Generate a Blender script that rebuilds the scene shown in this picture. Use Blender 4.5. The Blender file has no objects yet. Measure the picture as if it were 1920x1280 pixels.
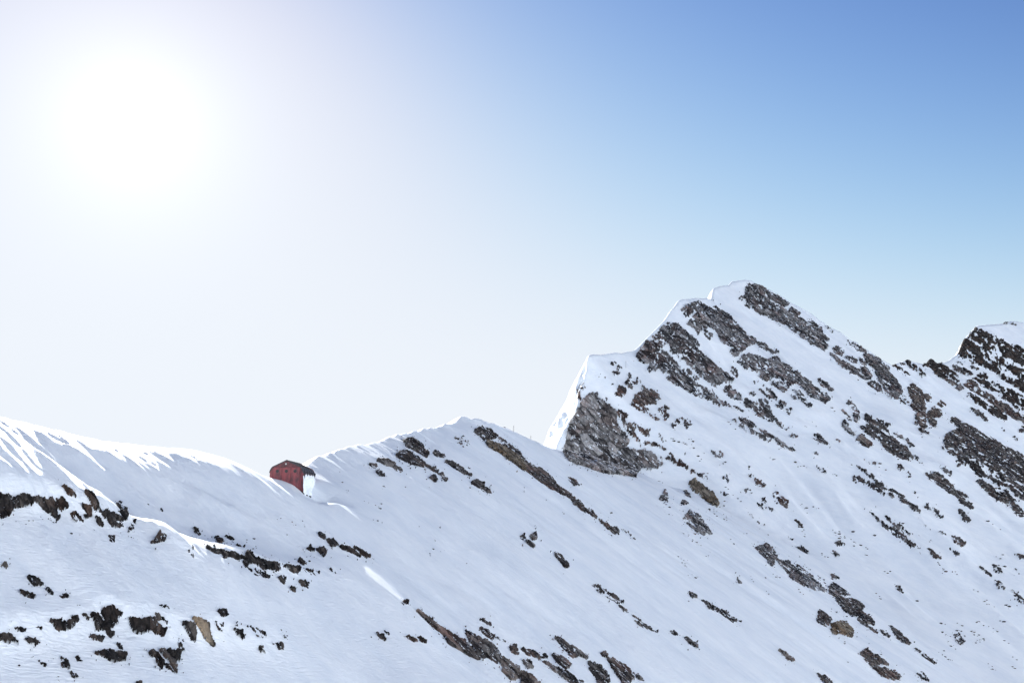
import bpy, bmesh, math, random
import numpy as np
from mathutils import Vector, Matrix

# ------------------------------------------------------------------ camera, sky, sun, exposure
S = bpy.context.scene
LENS = 35.0
FPX = 1920 * LENS / 36.0
PITCH = math.atan(360 / FPX)
cam_d = bpy.data.cameras.new('camera'); cam = bpy.data.objects.new('camera', cam_d)
S.collection.objects.link(cam); S.camera = cam
cam_d.lens = LENS; cam_d.sensor_width = 36; cam_d.clip_start = 0.1; cam_d.clip_end = 20000
cam.location = (0, 0, 0); cam.rotation_euler = (math.pi / 2 + PITCH, 0, 0)
CP, SP = math.cos(PITCH), math.sin(PITCH)

def ray(px, py):
    a = (px - 960) / FPX; b = (640 - py) / FPX
    return np.array([a, CP - b * SP, SP + b * CP])

def at(px, py, Y):
    r = ray(px, py)
    return r * (Y / r[1])

sd = ray(250, 225); sd /= np.linalg.norm(sd)
SUN_EL = math.asin(sd[2]); SUN_AZ = math.atan2(sd[0], sd[1])      # azimuth from +Y towards +X
W = bpy.data.worlds.new('World'); S.world = W; W.use_nodes = True
nt = W.node_tree; nt.nodes.clear()
sky = nt.nodes.new('ShaderNodeTexSky'); sky.sky_type = 'NISHITA'; sky.sun_disc = False
sky.sun_elevation = SUN_EL; sky.sun_rotation = SUN_AZ
sky.altitude = 3000; sky.air_density = 1.6; sky.dust_density = 2.0; sky.ozone_density = 1.0
EXPOSURE = 1.27
# the camera's response to the sky: one tone curve for the whole dome (contrast, then a soft shoulder to white)
def vmath(op, a, b=None, scale=None):
    n = nt.nodes.new('ShaderNodeVectorMath'); n.operation = op; nt.links.new(a, n.inputs[0])
    if scale is not None: n.inputs['Scale'].default_value = scale
    elif isinstance(b, tuple): n.inputs[1].default_value = b
    else: nt.links.new(b, n.inputs[1])
    return n.outputs[0]
def gam(a, g):
    n = nt.nodes.new('ShaderNodeGamma'); nt.links.new(a, n.inputs[0]); n.inputs[1].default_value = g; return n.outputs[0]
x_ = gam(vmath('MULTIPLY', sky.outputs[0], (5.36 * .05, 4.46 * .05, 4.18 * .05)), 2.42)
x_ = vmath('DIVIDE', x_, gam(vmath('ADD', vmath('MULTIPLY', x_, x_), (1, 1, 1)), 0.5))
x_ = vmath('MULTIPLY', x_, (0.862, 0.912, 0.985))
# the bright aureole of forward-scattered light round the sun itself
tcw = nt.nodes.new('ShaderNodeTexCoord'); dp = nt.nodes.new('ShaderNodeVectorMath'); dp.operation = 'DOT_PRODUCT'
nt.links.new(tcw.outputs['Generated'], dp.inputs[0]); dp.inputs[1].default_value = tuple(sd)
def m1(op, a, b=0.0):
    n = nt.nodes.new('ShaderNodeMath'); n.operation = op; nt.links.new(a, n.inputs[0]); n.inputs[1].default_value = b; return n.outputs[0]
th_ = m1('ARCCOSINE', m1('MINIMUM', dp.outputs['Value'], 0.9999999))
au = m1('MULTIPLY', m1('EXPONENT', m1('MULTIPLY', th_, -1 / math.radians(3.4))), 0.42)
cb = nt.nodes.new('ShaderNodeCombineXYZ')
for i_ in range(3): nt.links.new(au, cb.inputs[i_])
x_ = vmath('ADD', x_, cb.outputs[0])
x_ = vmath('SCALE', x_, scale=1 / (0.05 * 2 ** EXPOSURE))
bg = nt.nodes.new('ShaderNodeBackground'); bg.inputs['Strength'].default_value = 0.05
wo = nt.nodes.new('ShaderNodeOutputWorld')
nt.links.new(x_, bg.inputs[0]); nt.links.new(bg.outputs[0], wo.inputs[0])
sl = bpy.data.lights.new('sun', 'SUN'); sl.energy = 5.0; sl.angle = math.radians(0.53); sl.color = (1.0, 0.97, 0.93)
so = bpy.data.objects.new('sun', sl); S.collection.objects.link(so)
so.rotation_euler = Vector(sd).to_track_quat('Z', 'Y').to_euler()
vs = S.view_settings
vs.view_transform = 'Standard'; vs.look = 'None'; vs.gamma = 1.0; vs.use_curve_mapping = False
vs.exposure = EXPOSURE

# ------------------------------------------------------------------ helpers
C = S.collection
rng = np.random.default_rng(7)
def _hash(ix, iy, seed):
    h = (ix.astype(np.int64) * 374761393 + iy.astype(np.int64) * 668265263 + seed * 1442695041) & 0x7fffffff
    h = ((h ^ (h >> 13)) * 1274126177) & 0x7fffffff
    h = ((h ^ (h >> 16)) * 668265263) & 0x7fffffff
    return ((h ^ (h >> 15)) & 0xffff) / 65535.0
def vnoise(x, y, seed=0):                      # gradient-like smooth value noise, -1..1
    ix = np.floor(x); iy = np.floor(y); fx = x - ix; fy = y - iy
    sx = fx * fx * fx * (fx * (fx * 6 - 15) + 10); sy = fy * fy * fy * (fy * (fy * 6 - 15) + 10)
    def g(dx, dy):
        a = _hash(ix + dx, iy + dy, seed) * 2 * np.pi
        return np.cos(a) * (fx - dx) + np.sin(a) * (fy - dy)
    a = g(0, 0); b = g(1, 0); c = g(0, 1); d = g(1, 1)
    return ((a + (b - a) * sx) * (1 - sy) + (c + (d - c) * sx) * sy) * 1.4
def fbm(x, y, oct=4, seed=0, gain=0.5, lac=2.03):
    s = np.zeros_like(x); a = 1.0
    for i in range(oct):
        s += a * vnoise(x, y, seed + i * 17); x = x * lac + 3.7; y = y * lac + 1.3; a *= gain
    return s
def worley(x, y, seed=0):                      # F1 distance and cell value
    ix = np.floor(x); iy = np.floor(y)
    best = np.full_like(x, 9.0); sec = np.full_like(x, 9.0); cell = np.zeros_like(x)
    for dx in (-1, 0, 1):
        for dy in (-1, 0, 1):
            cx = ix + dx; cy = iy + dy
            px = cx + _hash(cx, cy, seed); py = cy + _hash(cx, cy, seed + 5)
            d = np.hypot(x - px, y - py); v = _hash(cx, cy, seed + 9)
            m = d < best
            sec = np.where(m, best, np.minimum(sec, d)); cell = np.where(m, v, cell); best = np.where(m, d, best)
    return best, sec, cell
def sstep(a, b, x):
    t = np.clip((x - a) / (b - a), 0, 1); return t * t * (3 - 2 * t)
def smax(a, b, k):
    h = np.clip(0.5 + 0.5 * (a - b) / k, 0, 1); return b * (1 - h) + a * h + k * h * (1 - h)
def smin(a, b, k): return -smax(-a, -b, k)
def mesh_np(name, V, F, mat, smooth=True):
    me = bpy.data.meshes.new(name); k = F.shape[1]
    me.vertices.add(len(V)); me.vertices.foreach_set('co', np.ascontiguousarray(V, dtype=np.float32).ravel())
    me.loops.add(F.size); me.loops.foreach_set('vertex_index', np.ascontiguousarray(F, dtype=np.int32).ravel())
    me.polygons.add(len(F)); me.polygons.foreach_set('loop_start', np.arange(0, F.size, k, dtype=np.int32))
    me.polygons.foreach_set('loop_total', np.full(len(F), k, dtype=np.int32))
    me.polygons.foreach_set('use_smooth', np.full(len(F), smooth, dtype=bool))
    me.update(calc_edges=True)
    if mat: me.materials.append(mat)
    return me
def link(name, me, parent=None):
    o = bpy.data.objects.new(name, me); C.objects.link(o); o.parent = parent; return o

# ------------------------------------------------------------------ materials
def new_mat(name):
    m = bpy.data.materials.new(name); m.use_nodes = True
    n = m.node_tree.nodes; return m, m.node_tree, n['Principled BSDF']
def N(t, typ, **k):
    n = t.nodes.new(typ)
    for a, v in k.items(): setattr(n, a, v)
    return n
def snow_material():
    m, t, p = new_mat('snow'); L = t.links.new
    tc = N(t, 'ShaderNodeTexCoord')
    def noise(rot, sc, scale, detail, rough=0.55):
        mp = N(t, 'ShaderNodeMapping'); mp.inputs['Rotation'].default_value = (0, 0, math.radians(rot))
        m2 = N(t, 'ShaderNodeMapping'); m2.inputs['Scale'].default_value = sc
        L(tc.outputs['Object'], mp.inputs['Vector']); L(mp.outputs[0], m2.inputs['Vector'])
        n = N(t, 'ShaderNodeTexNoise'); n.inputs['Scale'].default_value = scale; n.inputs['Detail'].default_value = detail; n.inputs['Roughness'].default_value = rough
        L(m2.outputs[0], n.inputs['Vector']); return n
    n1 = noise(35, (0.55, 1.3, 1.0), 1.2, 6); n2 = noise(38, (0.35, 1.2, 0.8), 0.16, 5)
    n3 = noise(-40, (0.5, 2.2, 1.6), 3.2, 4, 0.6); n4 = noise(37, (0.42, 1.5, 1.0), 0.7, 5, 0.7)
    n5 = noise(20, (0.6, 1.0, 1.0), 0.05, 3)
    pr_ = N(t, 'ShaderNodeMapRange'); pr_.inputs[1].default_value = 0.42; pr_.inputs[2].default_value = 0.62; pr_.inputs[3].default_value = 0.06; pr_.inputs[4].default_value = 0.6; L(n5.outputs[0], pr_.inputs[0])
    prev = None
    for n, st, ds in ((n2, 0.55, 0.8), (n1, 0.38, 0.16), (n4, 0.28, 0.22), (n3, 0.9, 0.08)):
        b = N(t, 'ShaderNodeBump'); b.inputs['Strength'].default_value = st; b.inputs['Distance'].default_value = ds
        L(n.outputs[0], b.inputs['Height'])
        if n in (n1, n4): L(pr_.outputs[0], b.inputs['Strength'])
        if prev: L(prev.outputs[0], b.inputs['Normal'])
        prev = b
    L(prev.outputs[0], p.inputs['Normal'])
    r = N(t, 'ShaderNodeValToRGB'); r.color_ramp.elements[0].color = (0.775, 0.83, 0.885, 1); r.color_ramp.elements[1].color = (0.89, 0.925, 0.95, 1)
    r.color_ramp.elements[0].position = 0.36; r.color_ramp.elements[1].position = 0.60
    mxn = N(t, 'ShaderNodeMath', operation='MULTIPLY_ADD'); L(n4.outputs[0], mxn.inputs[0]); mxn.inputs[1].default_value = 0.45
    ad = N(t, 'ShaderNodeMath', operation='MULTIPLY'); L(n2.outputs[0], ad.inputs[0]); ad.inputs[1].default_value = 0.55; L(ad.outputs[0], mxn.inputs[2])
    L(mxn.outputs[0], r.inputs[0]); L(r.outputs[0], p.inputs['Base Color'])
    p.inputs['Roughness'].default_value = 0.65; p.inputs['Specular IOR Level'].default_value = 0.25
    return m
SNOW = snow_material()

# ------------------------------------------------------------------ terrain height function
class Ridge:
    """A crest line (u, v, z in a frame turned to the fall line) whose sides fall away from it."""
    def __init__(self, pts, az, face, back, smooth_u, decay, s0=0.3, sb=0.25, k=0.05):
        self.s0, self.sb, self.k = s0, sb, k            # slopes either side of the crest and how far it is rounded
        self.f = np.array([math.cos(az), -math.sin(az)]); self.t = np.array([math.sin(az), math.cos(az)])
        P = np.array([at(*p) for p in pts])
        u = P[:, 0] * self.t[0] + P[:, 1] * self.t[1]; v = P[:, 0] * self.f[0] + P[:, 1] * self.f[1]
        o = np.argsort(u); u, v, z = u[o], v[o], P[o, 2]
        self.uu = np.linspace(u[0] - 120, u[-1] + 120, 4000)
        du = self.uu[1] - self.uu[0]
        def ip(q):
            r = np.interp(self.uu, u, q)
            r += np.where(self.uu < u[0], (self.uu - u[0]) * self.lo(q, u), 0) + np.where(self.uu > u[-1], (self.uu - u[-1]) * self.hi(q, u), 0)
            return r
        def sm(q, w):
            n = max(1, int(w / du)); k = np.hanning(2 * n + 3); k /= k.sum()
            return np.convolve(np.pad(q, n + 1, mode='edge'), k, mode='valid')
        v0, z0 = ip(v), ip(z)
        self.v = sm(v0, smooth_u * 1.5); self.z = sm(z0, smooth_u)
        self.vs = sm(v0, smooth_u * 26); self.zs = sm(z0, smooth_u * 26)
        self.face, self.back, self.decay = face, back, decay
    lo = staticmethod(lambda q, u: (q[1] - q[0]) / (u[1] - u[0]))
    hi = staticmethod(lambda q, u: (q[-1] - q[-2]) / (u[-1] - u[-2]))
    def uv(self, x, y): return x * self.t[0] + y * self.t[1], x * self.f[0] + y * self.f[1]
    def height(self, x, y):
        u, v = self.uv(x, y)
        vc = np.interp(u, self.uu, self.v); zc = np.interp(u, self.uu, self.z)
        vs_ = np.interp(u, self.uu, self.vs); zs = np.interp(u, self.uu, self.zs)
        h = v - vc; w = np.exp(-np.maximum(h, 0) / self.decay)
        zf = w * (zc - self.face(np.maximum(h, 0), u)) + (1 - w) * (zs - self.face(np.maximum(v - vs_, 0), u))
        zb = zc - self.back(np.maximum(-h, 0), u)
        zf = zf + self.s0 * np.maximum(-h, 0); zb = zb + self.sb * np.maximum(h, 0)
        return smin(zf, zb, self.k), h, u

def prof(s0, s1, L):                       # slope s0 at the crest easing to s1 over L metres
    return lambda h, u: s1 * h - (s1 - s0) * L * (1 - np.exp(-h / L))

AB_PTS = [(-420, 685.2, 62), (-200, 695.2, 68), (0, 724.2, 76), (100, 759.6, 80), (200, 796.0, 84), (300, 818.0, 88), (360, 827.0, 90), (420, 847.6, 93), (470, 877.2, 97), (505, 893, 100), (545, 890, 104), (590, 858, 112), (640, 838, 120), (700, 830, 132), (745, 815, 142), (800, 803, 155), (850, 792, 166), (866, 781, 172), (900, 785, 178), (950, 803, 190), (1000, 828, 203), (1060, 848, 224), (1190, 889, 250), (1330, 960, 280)]
C_PTS = [(1040, 760, 290), (1105, 664, 300), (1140, 663, 305), (1190, 655, 312), (1230, 615, 320), (1272, 561, 330), (1300, 556, 337), (1333, 562, 345), (1337, 538, 350), (1365, 535, 356),
         (1372, 526, 360), (1405, 525, 368), (1440, 540, 375), (1530, 595, 388), (1600, 640, 397), (1680, 690, 405), (1800, 780, 415), (2000, 900, 425)]
D_PTS = [(1400, 900, 470), (1600, 720, 500), (1680, 679, 520), (1700, 674, 525), (1735, 682, 530), (1742, 672, 533), (1752, 682, 536), (1775, 676, 542), (1797, 660, 548), (1806, 636, 552), (1830, 609, 558), (1880, 605, 570), (1895, 600, 575), (1920, 604, 582), (2100, 640, 610), (2300, 700, 640)]
def ab_face(h, u):                         # rounded crest left of the hut, sharper to its right
    k = sstep(46, 84, u); s0 = 0.28 + 0.36 * k; L = 4.5
    return 0.655 * h - (0.655 - s0) * L * (1 - np.exp(-h / L))
RAB = Ridge(AB_PTS, math.radians(35), ab_face, prof(0.25, 0.6, 6), 1.0, 9)
for a_ in ('vs', 'zs'):                    # lower down the face is even: the dip at the hut fades out
    q_ = getattr(RAB, a_); e_ = [np.interp(t_, RAB.uu, q_) for t_ in (38, 140)]
    setattr(RAB, a_, np.where((RAB.uu > 38) & (RAB.uu < 140), np.interp(RAB.uu, (38, 140), e_), q_))
k_ = np.clip((RAB.uu - 140) / 30, 0, 1)
RAB.vs += k_ * (np.interp(140, RAB.uu, RAB.vs) - 0.14 * (RAB.uu - 140) - RAB.vs)
RAB.zs += k_ * (np.interp(140, RAB.uu, RAB.zs) - 0.01 * (RAB.uu - 140) - RAB.zs)
RC = Ridge(C_PTS, math.radians(50), prof(1.0, 0.63, 65), prof(1.3, 1.3, 5), 1.0, 25, 0.95, 1.3, 1.6)
RD = Ridge(D_PTS, math.radians(48), prof(0.9, 0.80, 60), prof(1.6, 1.6, 5), 1.2, 30, 0.9, 1.6, 2.2)

TROUGHS = []                               # hollows that start sharply at a line running down the slope
RIBS = []                                  # snow ribs and drifts: plan polyline, height, width on either side
def add_ribs(x, y, z):
    for ur, vr, H, w in TROUGHS:
        u, v = RAB.uv(x, y); m = (u > 0) & (u < 130) & (v > -140) & (v < 30)
        um, vm = u[m], v[m]
        q = um - np.interp(vm, vr, ur) + 0.5 * fbm(um / 0.9, vm / 9.0, 3, 61)
        qp = np.maximum(q, 0) / w
        z[m] -= np.interp(vm, vr, H) * qp * np.exp(1 - qp)
    for P, H, wl, wr, sharp in RIBS:
        lo = P.min(0) - 5 * max(wl, wr); hi = P.max(0) + 5 * max(wl, wr)
        m = (x > lo[0]) & (x < hi[0]) & (y > lo[1]) & (y < hi[1])
        if not m.any(): continue
        X, Y = x[m], y[m]; best = np.full(X.shape, 1e9); q = np.zeros(X.shape); ht = np.zeros(X.shape); over = np.zeros(X.shape)
        n = len(P) - 1
        for k in range(n):
            a, b = P[k], P[k + 1]; d = b - a; L2 = d @ d
            tr = ((X - a[0]) * d[0] + (Y - a[1]) * d[1]) / L2; t = np.clip(tr, 0, 1)
            ex, ey = X - a[0] - t * d[0], Y - a[1] - t * d[1]; r = np.hypot(ex, ey)
            side = -(d[0] * ey - d[1] * ex); c = r < best
            best = np.where(c, r, best); q = np.where(c, np.sign(side) * r, q); ht = np.where(c, H[k] + (H[k + 1] - H[k]) * t, ht)
        uu_, vv_ = RAB.uv(X, Y); q = q + 0.55 * fbm(uu_ / 0.9, vv_ / 9.0, 3, 61)
        z[m] += ht * (np.where(q > 0, -np.maximum(q, 0) / wr * np.exp(1 - np.maximum(q, 0) / wr), 0) if sharp else np.exp(-(q / np.where(q > 0, wr, wl)) ** 2))
    return z
def terrain(x, y, detail=True):
    zab, hab, uab = RAB.height(x, y)
    zc, hc, uc = RC.height(x, y)
    zd, hd, ud = RD.height(x, y)
    p1 = at(1105, 668, 300)
    zfl = p1[2] + 2.1 * (x - p1[0]) + 0.46 * (y - p1[1])
    if detail: zfl = zfl + 3.2 * fbm(x / 5, y / 9, 4, 91)
    zc = smin(zc, zfl, 0.6)
    if detail:
        u, v = RAB.uv(x, y)
        wu = u + 1.5 * fbm(u / 9, v / 14, 2, 51)
        patch = sstep(-0.15, 0.5, fbm(u / 6, v / 16, 2, 53))
        st = fbm(wu / 1.4, v / 4.5, 3, 3) * (0.010 + 0.035 * patch) + fbm(wu / 8, v / 18, 3, 11) * 0.38 * sstep(110, 80, uab) + fbm(wu / 9, v / 45, 3, 12) * 0.75 * sstep(80, 115, uab)
        st += fbm(wu / 0.4, v / 1.6, 2, 23) * (0.005 + 0.018 * patch) * sstep(60, 20, hab)
        st += fbm(u / 0.8, v / 5.0, 3, 29) * 0.10 * np.exp(-np.abs(hab) / 7) * sstep(76, 60, uab)
        cusp = (np.abs(vnoise(u / 4.3, v / 20, 77)) - 0.3) * 0.6 * sstep(-0.3, 0.5, vnoise(u / 11, v / 40, 78)) + fbm(u / 2.2, v / 12, 3, 79) * 0.22
        zab = zab + cusp * np.exp(-(hab / 3.2) ** 2) * sstep(72, 84, uab)
        zab = zab + st * sstep(-1, 4, hab)
        u, v = RC.uv(x, y)
        wu = u + 4 * fbm(u / 22, v / 30, 2, 57)
        sc = fbm(wu / 9, v / 50, 3, 31) * 1.6 + fbm(wu / 2.2, v / 7, 3, 37) * 0.10
        zc = zc + sc * sstep(0, 10, hc) + (fbm(u / 9, v / 30, 3, 93) * 0.7 + 0.35 * np.abs(vnoise(u / 4, v / 20, 94))) * np.exp(-(hc / 5) ** 2)
        zd = zd + sc * sstep(0, 10, hd)
    z = smax(zab, smax(zc, zd, 1.0), 1.5 + 0.28 * np.clip(hab - 15, 0, 80))
    if RIBS or TROUGHS: z = add_ribs(x, y, z)
    # the valley and the spur the camera stands on
    yy = y + 0.25 * x
    zcam = np.minimum(-1.7 - 0.75 * np.maximum(yy, 0) - 0.5 * np.minimum(yy, 0), 200)
    # unseen slope added right of frame to bounce sunlight onto the shaded snow
    zr = np.minimum(-170 + 1.25 * np.maximum(x - (0.60 * np.maximum(y, 0) + 75), 0) * sstep(430, 280, y), 320)
    return smax(smax(smax(z, -170 + 0 * x, 8), zr, 4), zcam, 0.5)
def cast(px, py, far=False, dmin=40):
    """First point of the terrain that the line through a photo pixel meets."""
    r = ray(px, py); r = r / math.hypot(r[0], r[1])
    d = np.geomspace(dmin, 760, 3000)
    zt = terrain(r[0] * d, r[1] * d, False); hit = np.nonzero(zt > r[2] * d)[0]
    k = hit[0] if len(hit) else np.argmax(zt - r[2] * d)
    return np.array([r[0] * d[k], r[1] * d[k], zt[k]])
def trough(pix, H, w):
    P = np.array([cast(*p)[:2] for p in pix]); u, v = RAB.uv(P[:, 0], P[:, 1]); o = np.argsort(v)
    vv = np.linspace(v[o][0] - 30, v[o][-1] + 5, 300); k = np.hanning(31); k /= k.sum()
    uu = np.interp(vv, v[o], u[o]); hh = np.interp(vv, v[o], np.array(H)[o])
    f_ = lambda a: np.convolve(np.pad(a, 15, mode='edge'), k, mode='valid')
    TROUGHS.append((f_(uu), vv, f_(hh), w))
def rib(pix, H, wl, wr, sharp=False):
    RIBS.append((np.array([cast(*p)[:2] for p in pix]), H, wl, wr, sharp))

def polar(name, azs, ds, detail, keep=None):
    A, D = np.meshgrid(azs, ds)
    x = D * np.sin(A); y = D * np.cos(A)
    z = terrain(x.ravel(), y.ravel(), detail).reshape(x.shape)
    V = np.stack([x, y, z], -1).reshape(-1, 3)
    n, k = len(ds), len(azs)
    i = np.arange(n * k).reshape(n, k)
    F = np.stack([i[:-1, :-1], i[:-1, 1:], i[1:, 1:], i[1:, :-1]], -1)
    if keep is not None: F = F[keep(A[:-1, :-1], D[:-1, :-1])]
    F = F.reshape(-1, 4)
    return V, F
R = math.radians
# snow ribs of the sunlit left crest, then drifts, then the steps under which the left cliffs stand
trough([(640, 1300), (480, 1160), (400, 1090), (340, 1035), (290, 1000), (200, 960), (130, 925), (92, 897), (67, 866), (37, 838), (0, 812), (-60, 780), (-140, 750)], [0.0, 0.0, 0.0, 0.08, 0.35, 1.1, 1.8, 2.2, 2.35, 2.35, 2.35, 2.35, 2.35], 7.5)
rib([(330, 985), (280, 945), (200, 890), (140, 850)], [0.05, 0.25, 0.3, 0.1], 0.5, 1.6, True)
rib([(365, 1068), (345, 1040), (300, 1002), (230, 962)], [0.05, 0.4, 0.5, 0.2], 1.5, 0.6)
rib([(475, 985), (430, 958), (380, 930), (345, 915)], [0.05, 0.32, 0.42, 0.1], 2.5, 0.8)
rib([(470, 885), (505, 896), (545, 908), (580, 925), (620, 945)], [0.02, 0.05, 0.10, -0.15, 0.0], 3.0, 2.2)
rib([(545, 912), (572, 922), (596, 926), (640, 950)], [-0.1, -0.55, -1.5, 0.0], 2.4, 2.4)
rib([(-60, 935), (0, 932), (60, 936), (130, 952), (190, 965), (250, 985)], [1.0, 1.1, 1.1, 1.0, 0.8, 0.0], 12, 1.5)
rib([(-60, 1185), (40, 1172), (120, 1158), (200, 1145), (290, 1160), (390, 1172), (470, 1185), (545, 1200)], [0.6, 0.65, 0.65, 0.75, 0.7, 0.6, 0.4, 0.0], 12, 1.1)
rib([(385, 1026), (460, 1042), (530, 1062), (620, 1070)], [0.0, 0.5, 0.5, 0.0], 10, 1.1)
GA = np.linspace(R(-33), R(33), 900); GD = np.geomspace(36, 760, 1100)
GV, F = polar('snow', GA, GD, True)
o = link('snow_slope', mesh_np('snow_slope', GV, F, SNOW)); o['kind'] = 'structure'
az = np.concatenate([np.linspace(R(-180), R(-33), 100), np.linspace(R(-33), R(33), 60)[1:], np.linspace(R(33), R(180), 100)[1:]])
ds = np.concatenate([np.geomspace(1, 36, 30), np.geomspace(36, 760, 60)[1:], np.geomspace(760, 8000, 30)[1:]])
V, F = polar('ground', az, ds, False, lambda A, D: ~((A > R(-33.001)) & (A < R(32.99)) & (D > 35.9) & (D < 759)))
o = link('ground', mesh_np('ground', V, F, SNOW)); o['kind'] = 'structure'

# ------------------------------------------------------------------ rock outcrops
SD = Vector((0.50, -0.59, -0.64)).normalized()           # the strata run down to the right with the slope
E3 = Vector((0.35, -0.45, 0.82)); E3 = (E3 - SD * E3.dot(SD)).normalized(); E2 = E3.cross(SD)
STRATA = Matrix((SD, E2, E3)).to_euler()
def rock_material(name, lo, mid, hi, rust, dust, scale):
    m, t, p = new_mat(name)
    tc = N(t, 'ShaderNodeTexCoord'); L = t.links.new
    rot = N(t, 'ShaderNodeMapping'); rot.inputs['Rotation'].default_value = STRATA; L(tc.outputs['Object'], rot.inputs[0])
    st = N(t, 'ShaderNodeMapping'); st.inputs['Scale'].default_value = (0.38, 1.15, 1.15); L(rot.outputs[0], st.inputs[0])
    def noise(s, d, r=0.6, src=st):
        n = N(t, 'ShaderNodeTexNoise'); n.inputs['Scale'].default_value = s; n.inputs['Detail'].default_value = d
        n.inputs['Roughness'].default_value = r; L(src.outputs[0], n.inputs['Vector']); return n
    a = noise(scale * 0.6, 7, 0.68); b = noise(scale * 0.14, 4, 0.6, rot); c = noise(scale * 1.0, 5, 0.7)
    wv = N(t, 'ShaderNodeMix', data_type='VECTOR'); wv.inputs['Factor'].default_value = 0.22 / scale
    L(st.outputs[0], wv.inputs[4]); L(a.outputs['Color'], wv.inputs[5])
    vo = N(t, 'ShaderNodeTexVoronoi', feature='F1'); vo.inputs['Scale'].default_value = scale * 0.42; L(wv.outputs[1], vo.inputs['Vector'])
    ve = N(t, 'ShaderNodeTexVoronoi', feature='DISTANCE_TO_EDGE'); ve.inputs['Scale'].default_value = scale * 0.42; L(wv.outputs[1], ve.inputs['Vector'])
    sv = N(t, 'ShaderNodeSeparateXYZ'); L(vo.outputs['Color'], sv.inputs[0])
    # tone of a point: fine grain, plus each block its own shade
    tn = N(t, 'ShaderNodeMath', operation='MULTIPLY_ADD'); L(sv.outputs[0], tn.inputs[0]); tn.inputs[1].default_value = 0.24; L(a.outputs[0], tn.inputs[2])
    t2 = N(t, 'ShaderNodeMath', operation='SUBTRACT'); L(tn.outputs[0], t2.inputs[0]); t2.inputs[1].default_value = 0.12
    r = N(t, 'ShaderNodeValToRGB'); e = r.color_ramp.elements
    e[0].position = 0.36; e[0].color = (*lo, 1); e[1].position = 0.66; e[1].color = (*hi, 1)
    k = e.new(0.5); k.color = (*mid, 1)
    L(t2.outputs[0], r.inputs[0])
    rr = N(t, 'ShaderNodeValToRGB'); rr.color_ramp.elements[0].position = 0.47; rr.color_ramp.elements[1].position = 0.62
    L(b.outputs[0], rr.inputs[0])
    mx = N(t, 'ShaderNodeMix', data_type='RGBA'); L(rr.outputs[0], mx.inputs['Factor']); L(r.outputs[0], mx.inputs[6])
    mm = N(t, 'ShaderNodeMix', data_type='RGBA', blend_type='MULTIPLY'); mm.inputs['Factor'].default_value = 1
    L(r.outputs[0], mm.inputs[6]); mm.inputs[7].default_value = (*rust, 1); L(mm.outputs[2], mx.inputs[7])
    # joints between the blocks
    cr = N(t, 'ShaderNodeMapRange'); cr.inputs[1].default_value = 0.0; cr.inputs[2].default_value = 0.09; cr.inputs[3].default_value = 0.30; cr.inputs[4].default_value = 1.0
    L(ve.outputs['Distance'], cr.inputs[0])
    cm = N(t, 'ShaderNodeVectorMath', operation='SCALE'); L(mx.outputs[2], cm.inputs[0]); L(cr.outputs[0], cm.inputs['Scale'])
    # wind-blown snow caught on ledges: patchy, thicker on faces that look up
    g = N(t, 'ShaderNodeNewGeometry'); sp = N(t, 'ShaderNodeSeparateXYZ'); L(g.outputs['Normal'], sp.inputs[0])
    ad = N(t, 'ShaderNodeMath', operation='MULTIPLY_ADD'); L(sp.outputs['Z'], ad.inputs[0]); ad.inputs[1].default_value = 0.22; L(c.outputs[0], ad.inputs[2])
    sr = N(t, 'ShaderNodeValToRGB'); sr.color_ramp.elements[0].position = dust; sr.color_ramp.elements[1].position = dust + 0.05
    L(ad.outputs[0], sr.inputs[0])
    fx = N(t, 'ShaderNodeMix', data_type='RGBA'); L(sr.outputs[0], fx.inputs['Factor']); L(cm.outputs[0], fx.inputs[6]); fx.inputs[7].default_value = (0.86, 0.89, 0.93, 1)
    L(fx.outputs[2], p.inputs['Base Color']); p.inputs['Roughness'].default_value = 0.85; p.inputs['Specular IOR Level'].default_value = 0.25
    hb = N(t, 'ShaderNodeMath', operation='MULTIPLY_ADD'); L(cr.outputs[0], hb.inputs[0]); hb.inputs[1].default_value = 0.5; L(a.outputs[0], hb.inputs[2])
    bu = N(t, 'ShaderNodeBump'); bu.inputs['Strength'].default_value = 1.0; bu.inputs['Distance'].default_value = 0.7 / scale
    L(hb.outputs[0], bu.inputs['Height']); L(bu.outputs[0], p.inputs['Normal'])
    return m
ROCK = {
 'g': rock_material('grey_rock', (0.024, 0.023, 0.025), (0.105, 0.102, 0.102), (0.32, 0.31, 0.31), (0.92, 0.74, 0.70), 0.715, 1.3),
 'w': rock_material('mottled_grey_rock', (0.035, 0.033, 0.034), (0.165, 0.160, 0.158), (0.40, 0.39, 0.385), (0.88, 0.76, 0.72), 0.70, 1.15),
 'd': rock_material('dark_rock', (0.02, 0.018, 0.019), (0.075, 0.069, 0.067), (0.20, 0.188, 0.18), (0.95, 0.76, 0.70), 0.745, 1.9),
 'b': rock_material('brown_rock', (0.027, 0.023, 0.022), (0.10, 0.084, 0.075), (0.25, 0.218, 0.197), (1.0, 0.72, 0.66), 0.755, 1.8),
 'k': rock_material('black_brown_rock', (0.010, 0.009, 0.009), (0.035, 0.031, 0.029), (0.10, 0.088, 0.079), (1.15, 0.86, 0.72), 0.79, 2.8),
 't': rock_material('tan_rock', (0.08, 0.064, 0.047), (0.19, 0.158, 0.122), (0.33, 0.285, 0.225), (1.0, 0.85, 0.70), 0.80, 2.0),
}
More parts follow.
